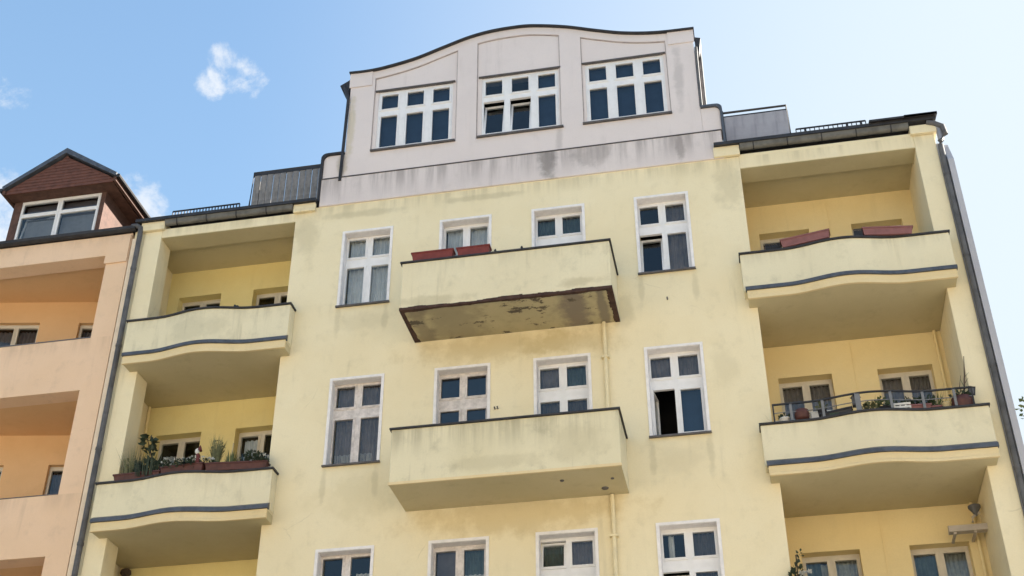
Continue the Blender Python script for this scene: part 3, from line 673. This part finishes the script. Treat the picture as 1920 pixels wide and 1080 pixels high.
# thin handrails on the peach parapets
pp('handrail', MB().tube([(-15.5, .22, 13.02), (-11.86, .22, 13.02)], .014, 6).tube([(-13.05, .22, 12.86), (-13.05, .22, 13.03)], .02, 6), 'rail')
pp('parapet_cap', MB().box(-15.58, -11.85, -.008, .385, 9.63, 9.648), 'sill')
pp('parapet_cap', MB().box(-15.58, -11.85, -.008, .385, 12.86, 12.872), 'sill')
pp('gutter', MB().prismx([(-.12, 15.36), (-.11, 15.30), (-.06, 15.265), (0, 15.27), (.02, 15.36)], -24, -11.30), 'dark')
pp('roof', MB().prismx([(-.05, 15.30), (1.3, 16.30), (5, 18.6), (5, 15.3)], -24, -11.36), 'brownt')
pp('party_wall', MB().prismx([(.0, 15.3), (.02, 15.47), (.6, 16.02), (1.3, 16.48), (5, 18.7), (5, 15.3)], -11.355, -11.20), 'brownt')
# dormer
dm = MB().grid(-14.27, -12.22, 15.3, 16.62, .1, .2, [(-14.10, -12.32, 15.42, 16.50)])
dorm = pp('dormer', dm, 'brownd')
for a_, b_ in ((-12.32, -12.22), (-14.27, -14.17)): pp('cheek', MB().prismx([(.2, 15.4), (.2, 16.6), (1.8, 16.6), (1.8, 15.4)], a_, b_), 'brownd', dorm)
ax, az_ = -13.12, 17.36; eL, eR, ez = -14.34, -11.93, 16.62
pp('soffit', MB().box(eL + .02, eR - .02, -.17, .098, 16.50, 16.53).box(-12.218, eR - .03, .1, 1.9, 16.50, 16.53), 'brownd', dorm)
# gable boards, one per course
nb = 11
for i in range(nb):
    z0 = 16.50 + (az_ - 16.50) * i / nb; z1 = 16.50 + (az_ - 16.50) * (i + 1) / nb
    def hw(z): return (eL + .02 + (ax - eL) * max(0, z - ez + .02) / (az_ - ez), eR - .02 - (eR - ax) * max(0, z - ez + .02) / (az_ - ez))
    a0, b0 = hw(z0); a1, b1 = hw(z1)
    if b1 - a1 < .02: a1 = b1 = (a1 + b1) / 2; a1 -= .005; b1 += .005
    y = -.20
    mb = MB().add([(a0, y, z0), (b0, y, z0), (b1, y + .008, z1 - .003), (a1, y + .008, z1 - .003), (a0, y + .04, z0), (b0, y + .04, z0), (b1, y + .04, z1 - .004), (a1, y + .04, z1 - .004)],
                  [(0, 1, 2, 3), (4, 7, 6, 5), (0, 4, 5, 1), (3, 2, 6, 7), (0, 3, 7, 4), (1, 5, 6, 2)])
    pp('board', mb, 'brown', dorm)
sl_ = (az_ - ez) / (ax - eL)
for sgn, ex in ((-1, eL), (1, eR)):
    th = .13
    poly = [(ax, az_ + .03), (ex + sgn * .05, ez - .02), (ex + sgn * .07, ez + .06), (ax, az_ + .03 + th)]
    pp('dormer_roof', MB().prism(poly, -.26, 2.4), 'blue', dorm)
    pp('fascia', MB().box(min(ex, ex + sgn * .06), max(ex, ex + sgn * .06), -.22, 1.7, 16.50, 16.60), 'brownd', dorm)
    pp('eaves_gutter', MB().tube([(ex + sgn * .10, -.24, ez - .01), (ex + sgn * .10, 1.7, ez - .01)], .045, 8), 'dark', dorm)
dwin = [(.06, .83, .08, .34), (.93, 1.72, .08, .34), (.06, .83, .42, 1.02), (.93, 1.72, .42, 1.02)]
f = window(dorm, Vector((-14.10, .1, 16.50)) + Vector(dorm.location), 1.78, 1.08, dwin, yf=.02, trim=False, sill=False, wallt=.12, gmat='glass', tilt=(), depth=.8,
           curtain=[('slate', .9, 1.75, .42, 1.05), ('slate', .06, .8, .44, 1.05), ('curbr', .06, 1.75, .06, .42)])
link('open_sash', MB().grid(0, .76, 0, .9, 0, .03, [(.035, .725, .035, .62), (.035, .725, .66, .865)]).mesh('open_sash', M['white']), f, (.08, .06, -1.02), (R(-8), 0, 0))

# ================================================================ THINGS ON THE BALCONIES
def trough(name, label, x, y, z, w, mat, rz=0., hh=.16, dd=.17, grp='flower boxes along the balcony rails', ry=0.):
    t = thing(name, label, 'flower box', (x, y, z), grp, rz); t.rotation_euler.y = ry
    o = .025; m = MB()
    m.add([(o, .02, 0), (w - o, .02, 0), (w - o, dd - .02, 0), (o, dd - .02, 0), (0, 0, hh), (w, 0, hh), (w, dd, hh), (0, dd, hh)],
          [(0, 3, 2, 1), (0, 1, 5, 4), (1, 2, 6, 5), (2, 3, 7, 6), (3, 0, 4, 7)])
    m.add([(.02, .02, hh - .03), (w - .02, .02, hh - .03), (w - .02, dd - .02, hh - .03), (.02, dd - .02, hh - .03)], [(0, 1, 2, 3)])
    link('trough', m.mesh('trough', M[mat]), t)
    link('rim', MB().box(-.01, w + .01, -.01, .006, hh - .02, hh + .006).box(-.01, w + .01, dd - .006, dd + .01, hh - .02, hh + .006).box(-.01, .006, .006, dd - .006, hh - .02, hh + .006).box(w - .006, w + .01, .006, dd - .006, hh - .02, hh + .006).mesh('rim', M[mat]), t)
    return t
trough('flower_box', 'red flower box, left one of the pair on the upper central balcony rail', -5.27, -1.12, 13.005, .75, 'terra')
trough('flower_box', 'red flower box, right and shorter one on the upper central balcony rail', -4.455, -1.12, 13.005, .585, 'terra')
trough('flower_box', 'faded red flower box leaning up, left on the top right balcony', 1.12, -.30, 12.995, .84, 'terrap', R(-8), .15, ry=R(-2.5))
trough('flower_box', 'faded red flower box, right one on the top right balcony', 2.50, -.41, 13.0, .84, 'terrap', R(6), .14, ry=R(1.5))
for x, y, w, lab in ((.86, -.22, .24, 'dark bracket basket left of the tilted faded red flower box'), (2.36, -.38, .13, 'small dark basket left of the level faded red flower box')):
    t = thing('wire_basket', lab, 'basket', (x, y, 12.99), 'dark baskets beside the faded red flower boxes')
    m = MB()
    for i in range(7): m.box(w * i / 6 - .008, w * i / 6 + .008, 0, .012, 0, .15)
    for z in (0, .07, .14): m.box(0, w, -.002, .010, z, z + .012)
    link('wire_frame', m.mesh('wire_frame', M['dark']), t); link('liner', MB().box(.005, w - .005, .02, .12, 0, .13).mesh('liner', M['blackp']), t)
t = thing('post_stub', 'short dark clamp on the rail of the top left balcony', 'clamp', (-8.83, -.28, 12.985))
link('clamp', MB().box(-.03, .03, 0, .05, 0, .06).box(-.05, -.02, -.01, .06, .03, .075).mesh('clamp', M['dark']), t)
for x, lab in ((-3.77, 'small dark clamp on the upper central balcony rail, left of two'), (-3.30, 'small dark clamp on the upper central balcony rail, right of two')):
    o = link('rail_clamp', MB().box(-.012, .012, -.02, .03, 0, .06).box(-.02, .02, -.03, .0, .02, .035).mesh('rail_clamp', M['dark']), None, (x, -1.08, 13.005)); tag(o, lab, 'clamp')

def leaves(n, rx, ry, rz, size, c=(0, 0, 0), up=.3, seed=1, hollow=.2, shape=None):
    rnd = random.Random(seed); m = MB()
    k = 0
    while k < n:
        p = Vector((rnd.uniform(-1, 1), rnd.uniform(-1, 1), rnd.uniform(-1, 1)))
        if p.length > 1 or p.length < hollow: continue
        k += 1
        q = Vector((p.x * rx, p.y * ry, p.z * rz)) + Vector(c)
        d = (Vector((p.x, p.y, p.z * .5 + up)) + Vector((rnd.gauss(0, .5), rnd.gauss(0, .5), rnd.gauss(0, .4)))).normalized()
        s = d.cross(Vector((rnd.gauss(0, 1), rnd.gauss(0, 1), rnd.gauss(0, 1)))).normalized(); L_ = size * rnd.uniform(.6, 1.3); w = L_ * .33
        nn = d.cross(s) * L_ * .12
        m.add([q, q + d * L_ * .5 + s * w + nn, q + d * L_, q + d * L_ * .5 - s * w + nn], [(0, 1, 2), (0, 2, 3)])
    return m
def blades(n, r, h, spread, seed=1, w=.008):
    rnd = random.Random(seed); m = MB()
    for i in range(n):
        a = rnd.uniform(0, 2 * pi); b = Vector((cos(a), sin(a), 0)); p = b * r * rnd.random() ** .5
        s = Vector((-b.y, b.x, 0)) * w; hh = h * rnd.uniform(.55, 1.1); k = spread * rnd.uniform(.3, 1.2)
        q1 = p + b * k * .35 + Vector((0, 0, hh * .6)); q2 = p + b * k + Vector((0, 0, hh))
        m.add([p - s, p + s, q1 + s, q1 - s, q2], [(0, 1, 2, 3), (3, 2, 4)])
    return m
def plant(name, label, cat, loc, parts, group=None):
    t = thing(name, label, cat, loc, group)
    for nm, mb, mt in parts: link(nm, mb.mesh(nm, M[mt]), t)
    return t
# left middle balcony: planters with plants
y0 = -.23
def yb(x): return -.25 + wave(x, -9.42)
trough('flower_box', 'dark brown flower box at the left end of the planted left balcony', -10.70, -.26, 9.665, .86, 'planter', R(-1), .12)
trough('flower_box', 'dark brown flower box in the middle of the planted left balcony', -9.80, -.34, 9.665, .80, 'planter', R(-4), .14)
trough('flower_box', 'dark red flower box at the right end of the planted left balcony', -8.97, -.37, 9.665, 1.08, 'planter', R(6), .13)
plant('shrub', 'dark trailing shrub over the left end of the planted left balcony', 'plant', (-10.12, -.1, 9.70), [('foliage', leaves(230, .30, .12, .20, .085, (0, 0, .18), .3, 3), 'leafd'), ('stem', MB().tube([(0, 0, 0), (.02, 0, .2)], .012, 5).tube([(-.2, 0, 0), (-.25, 0, .25)], .010, 5), 'bark'), ('foliage', blades(120, .26, .42, .14, 4), 'leafd')])
plant('rosemary_bush', 'pale wispy bush against the pillar on the planted left balcony', 'plant', (-10.50, .0, 9.70), [('foliage', blades(150, .15, .66, .22, 5, .005), 'leafs'), ('foliage', leaves(70, .18, .10, .22, .05, (0, 0, .3), .5, 6), 'leafs'), ('stem', MB().tube([(0, 0, -.05), (0, 0, .2)], .012, 5), 'bark')])
plant('climbing_plant', 'tall dark leafy plant before the left window of the planted balcony', 'plant', (-10.12, .1, 9.70),
      [('foliage', leaves(26, .10, .06, .12, .17, (-.22, 0, .86), -.1, 8), 'leafd'), ('foliage', leaves(24, .06, .05, .26, .12, (-.12, 0, .50), .2, 9), 'leafd'), ('stem', MB().tube([(0, 0, 0), (-.06, 0, .4), (-.16, 0, .7), (-.27, 0, .98)], [.016, .014, .012, .006], 6), 'bark')])
plant('ornamental_grass', 'tuft of grey green grass in the middle of the planted left balcony', 'plant', (-8.93, -.05, 9.78), [('foliage', blades(230, .05, .62, .13, 11, .006), 'leafs'), ('foliage', leaves(90, .12, .08, .20, .045, (0, 0, .42), .7, 12), 'leafs')])
plant('low_grass', 'small green tuft beside the right window of the planted balcony', 'plant', (-8.62, -.08, 9.76), [('foliage', blades(110, .08, .32, .08, 13), 'leafg')])
plant('dark_bush', 'small dark bush at the right end of the planted left balcony', 'plant', (-8.19, -.20, 9.76), [('foliage', leaves(230, .19, .11, .12, .07, (0, 0, .12), .3, 14), 'leafd')])
for i, (x, w, lab) in enumerate(((-9.68, .10, 'cluster of white flowers left of centre in the brown planter'), (-9.40, .13, 'low mound of white flowers under the left balcony window'), (-9.2, .06, 'white blooms just left of the small dark red figure'), (-8.97, .13, 'white blooms at the foot of the tall grass'), (-7.98, .07, 'pale flowers at the far right of the planted balcony'))):
    plant('white_flowers', lab, 'flowers', (x, yb(x) + .02, 9.79), [('bloom', leaves(34, w, .07, .05, .04, (0, 0, .09), .8, 20 + i), 'flower'), ('foliage', leaves(70, w, .08, .06, .06, (0, .02, .04), .3, 30 + i), 'leafd')], 'white flowers in the left balcony planters')
plant('garden_figure', 'small dark red figure with pale head among the white flowers', 'ornament', (-9.14, -.33, 9.77),
      [('body', MB().lathe([(.045, 0), (.06, .08), (.045, .2), (.02, .24)], 10), 'flowerr'), ('head', MB().lathe([(.015, .23), (.038, .26), (.035, .31), (.01, .335)], 10, (-.02, -.01, 0)), 'pot'), ('hat', MB().lathe([(.045, .29), (.03, .34), (.004, .40)], 10, (.02, 0, 0)), 'flowerr')])
plant('plant_stake', 'thin pale stick standing right of the tall grass', 'stick', (-8.66, -.05, 9.70), [('stick', MB().tube([(0, 0, 0), (.02, 0, .60)], .012, 6), 'cream')])
plant('watering_can', 'small grey watering can at the right corner of the planted balcony', 'watering can', (-7.98, -.12, 9.68),
      [('body', MB().lathe([(.06, 0), (.065, .12), (.05, .16)], 12), 'rail'), ('spout', MB().tube([(-.05, 0, .04), (-.13, 0, .14)], [.014, .01], 6), 'rail'), ('handle', MB().tube([(.05, 0, .13), (.10, 0, .10), (.06, 0, .02)], .008, 6), 'rail')])
# right middle balcony clutter
def pot(x, y, z, r, h, mat, name='flower_pot', label='', leaf=None, seed=1, cat='pot', ribs=False):
    t = thing(name, label, cat, (x, y, z))
    pr = [(r * .72, 0), (r * .78, h * .1), (r * .98, h * .84), (r * 1.06, h * .85), (r * 1.06, h), (r * .95, h), (r * .93, h * .9)]
    if ribs: pr = [(r * .75, 0), (r * .9, h * .15), (r, h * .2), (r * .95, h * .35), (r * 1.05, h * .42), (r, h * .58), (r * 1.08, h * .65), (r * .98, h * .8), (r * 1.0, h)]
    link('pot_body', MB().lathe(pr, 16).mesh('pot_body', M[mat], True), t)
    link('soil', MB().lathe([(r * .9, h * .88), (r * .3, h * .9)], 12).mesh('soil', M['bark']), t)
    if leaf: link('foliage', leaves(leaf[1], r * leaf[2], r * leaf[2], leaf[3], .07, (0, 0, h + leaf[3] * .7), .5, seed).mesh('foliage', M[leaf[0]]), t)
    return t
zs = 9.665
def yr(x): return -.20 + wave(x, 2.12)
pot(1.075, yr(1.075) + .02, zs + .02, .115, .17, 'planter', label='ribbed dark red round pot behind the left railing bays', ribs=True)
pot(.80, yr(.8) + .04, zs, .085, .09, 'pot', label='low white bowl at the left end of the railed balcony', leaf=('leafd', 30, 1.0, .03))
t = thing('white_box', 'long white box standing behind the left railing bays', 'box', (1.22, yr(1.3) + .08, zs)); link('box_body', MB().box(0, .42, 0, .12, 0, .17).box(-.01, .43, -.01, .13, .17, .185).mesh('box_body', M['pot']), t)
t = thing('bench_box', 'pale grey lid of a storage box behind the left railing', 'storage box', (.66, .05, 9.49)); link('box_body', MB().box(0, 1.15, 0, .14, 0, .30).mesh('box_body', M['beige']), t); link('lid', MB().box(-.02, 1.17, -.02, .15, .30, .34).mesh('lid', M['pot']), t)
t = trough('flower_box', 'black flower box tilted behind the centre of the railing', 1.36, yr(1.45) + .0, zs, .5, 'blackp', R(-9), .09, .10, ry=R(-4))
t = thing('lantern', 'small green grey lantern hanging at the middle railing post', 'lantern', (1.93, yr(1.93) - .0, 9.80))
link('lamp_body', MB().box(-.06, .06, 0, .10, 0, .15).mesh('lamp_body', M['zinc']), t); link('lamp_roof', MB().lathe([(.09, 0), (.05, .04), (.01, .06)], 4, (0, .05, .15)).mesh('lamp_roof', M['dark']), t); link('handle', MB().tube([(-.04, .05, .19), (0, .05, .24), (.04, .05, .19)], .006, 6).mesh('handle', M['dark']), t)
pot(2.12, -.13, zs, .07, .08, 'cream', label='small cream pot right of the wide railing post', leaf=('leafs', 60, 1.3, .08), seed=41)
pot(2.36, -.16, zs, .10, .12, 'blackp', label='black pot with sprawling yellow green plant behind the railing', leaf=('leafg', 90, 1.5, .09), seed=42)
pot(2.52, -.05, 9.55, .09, .16, 'blackp', label='black pot with dark leaves before the right balcony window', leaf=('leafd', 90, 1.4, .10), seed=43)
t = thing('white_crate', 'white slotted crate behind the fourth railing post', 'crate', (2.50, yr(2.6) + .03, zs))
m = MB()
for z in (0, .055, .11): m.box(0, .26, 0, .012, z, z + .035)
for x in (0, .085, .17, .235): m.box(x, x + .025, .013, .02, 0, .145)
link('slats', m.mesh('slats', M['pot']), t); link('crate_body', MB().box(.0, .26, .022, .14, 0, .13).mesh('crate_body', M['blackp']), t)
trough('flower_box', 'dull red flower box left of the fifth railing post', 2.74, yr(2.8) + .0, zs, .33, 'terrap', R(4), .10, .13)
trough('flower_box', 'dull red flower box right of the fifth railing post', 3.02, yr(3.1) + .03, zs, .24, 'terrap', R(2), .08, .13)
plant('dark_bush', 'spreading dark plant above the dull red boxes', 'plant', (2.95, -.05, 9.70), [('foliage', leaves(190, .30, .08, .10, .07, (0, 0, .16), .2, 45), 'leafd'), ('stem', MB().tube([(-.1, 0, -.15), (0, 0, .1)], .01, 5), 'bark')])
t = thing('folded_cloth', 'pale folded cloth bundle in the second railing bay', 'cloth', (1.62, yr(1.7) + .06, zs)); link('cloth', MB().prism([(0, 0), (.26, 0), (.25, .07), (.18, .11), (.10, .09), (.03, .12), (0, .06)], 0, .12).mesh('cloth', M['pot']), t)
t = thing('green_crate', 'dark green crate low in the second railing bay', 'crate', (1.50, yr(1.6) - .02, zs)); link('crate_body', MB().box(0, .15, 0, .04, 0, .055).mesh('crate_body', M['leafd']), t)
plant('straggly_plant', 'straggly yellow green plant in the third railing bay', 'plant', (2.22, -.10, zs), [('foliage', leaves(90, .17, .06, .12, .06, (0, 0, .16), .5, 61), 'leafg'), ('foliage', blades(50, .12, .30, .16, 62, .004), 'leafs')])
plant('straggly_plant', 'small dark plant rising over the white slotted crate', 'plant', (2.74, -.06, zs), [('foliage', leaves(80, .10, .06, .13, .06, (0, 0, .18), .5, 63), 'leafd'), ('stem', MB().tube([(0, 0, 0), (0, 0, .2)], .008, 5), 'bark')])
plant('straggly_plant', 'thin grassy plant between the last two railing posts', 'plant', (3.20, -.05, zs), [('foliage', blades(60, .07, .30, .14, 64, .005), 'leafg'), ('foliage', leaves(30, .10, .05, .08, .05, (0, 0, .22), .5, 65), 'leafg')])
pot(1.40, yr(1.4) + .10, zs, .07, .20, 'blackp', label='slim black pot with grass behind the second railing post', leaf=('leafs', 50, 1.1, .06), seed=66)
pot(3.30, yr(3.3) + .02, zs, .065, .10, 'cream', label='round cream pot between the last two railing posts')
pot(3.56, -.12, 9.60, .165, .25, 'planter', label='big dark red banded pot at the right end of the railing', ribs=True, leaf=('leafd', 60, .9, .05), seed=46)
t = plant('bare_branches', 'bare twigs standing upright beside the right pillar', 'plant', (3.60, -.08, 9.75),
     [('twig', MB().tube([(0, 0, 0), (.03, 0, .25), (.09, 0, .55), (.14, 0, .88)], [.018, .015, .012, .006], 6), 'bark'),
      ('twig', MB().tube([(.02, 0, .1), (-.02, .02, .35), (.03, .02, .55)], [.008, .006, .003], 5).tube([(.06, 0, .38), (.13, .0, .48)], [.006, .003], 5), 'bark'),
      ('twig', MB().tube([(.05, 0, .3), (.01, -.02, .45)], [.006, .003], 5).tube([(.08, 0, .5), (.16, 0, .58)], [.005, .002], 5), 'leafg')])
t = thing('glass_lantern', 'small slanted glass lantern by the bare twigs', 'lantern', (3.66, -.16, 9.90)); t.rotation_euler.y = R(12)
link('lantern_frame', MB().grid(0, .11, 0, .15, 0, .02, [(.015, .095, .02, .13)]).mesh('lantern_frame', M['dark']), t); link('lantern_pane', MB().box(.015, .095, .008, .012, .02, .13).mesh('lantern_pane', M['zinc']), t)
# lower right loggia: plant, flood lamp, awning cassette
plant('climbing_rose', 'leafy plant with white blooms at the lower right loggia edge', 'plant', (.70, -.05, 6.45), [('foliage', leaves(260, .10, .10, .50, .09, (-.02, 0, .45), .4, 50), 'leafd'), ('stem', MB().tube([(0, 0, -.05), (-.02, 0, .5), (0, 0, 1.05)], .012, 6), 'bark'),
     ('bloom', leaves(26, .03, .03, .03, .05, (.05, -.08, .72), .6, 51).add(*[(lambda m: (m.v, m.f))(leaves(20, .025, .025, .025, .045, (.16, -.05, .74), .6, 52))][0]), 'flower'), ('foliage', leaves(14, .04, .04, .06, .05, (.06, 0, 1.05), .6, 53), 'leafd')])
t = thing('wall_lamp', 'dark cone lamp on a bent arm under the lower right ceiling', 'lamp', (3.60, 1.0, 8.24))
link('lamp_shade', MB().lathe([(.02, .10), (.05, .17), (.10, .24), (.10, .27), (.03, .28)], 14).mesh('lamp_shade', M['zinc']), t); link('lamp_arm', MB().tube([(-.07, .0, 0), (-.06, 0, .08), (.06, .0, .16)], .022, 8).mesh('lamp_arm', M['awn']), t)
t = thing('awning_box', 'beige awning cassette fixed under the lower right ceiling', 'awning', (3.14, .95, 8.09))
link('cassette', MB().prismx([(0, .0), (0, .10), (.10, .13), (.14, .0)], 0, .60).mesh('cassette', M['awn']), t)
for x in (.07, .38): link('bracket', MB().box(x, x + .04, .03, .44, -.03, .0).mesh('bracket', M['awn']), t)
t = thing('ceiling_lamp', 'small brown lamp high in the lower left loggia corner', 'lamp', (-10.98, 1.28, 8.55))
link('lamp_shade', MB().lathe([(.07, 0), (.10, .04), (.09, .10), (.04, .13)], 12).mesh('lamp_shade', M['bark']), t); link('lamp_arm', MB().box(-.015, .015, 0, .12, .05, .08).mesh('lamp_arm', M['bark']), t)

# ================================================================ TREE BEHIND THE RIGHT CORNER
t = thing('leafy_tree', 'green tree behind the right corner of the yellow building', 'tree', (11.3, 17, GZ))
link('trunk', MB().tube([(0, 0, 0), (.1, 0, 9), (0, .1, 17)], [.36, .27, .12], 10).mesh('trunk', M['bark']), t)
for i in range(9):
    a = i * 2.4; z = 12 + i * .8
    link('limb', MB().tube([(0, 0, z), (cos(a) * 1.3, sin(a) * 1.3, z + 1.2), (cos(a) * 2.6, sin(a) * 2.6, z + 1.9)], [.1, .06, .02], 6).mesh('limb', M['bark']), t)
cr = MB(); rnd = random.Random(5)
for i in range(46):
    a = rnd.uniform(0, 2 * pi); rr = rnd.uniform(.6, 2.7); z = rnd.uniform(-3.2, 3.4); rr *= (1 - (abs(z) / 4.2) ** 2) ** .5
    lm = leaves(150, .75, .75, .6, .17, (cos(a) * rr, sin(a) * rr, 17.6 + z), .2, 100 + i); cr.add(lm.v, lm.f)
link('crown', cr.mesh('crown', M['leafg']), t)
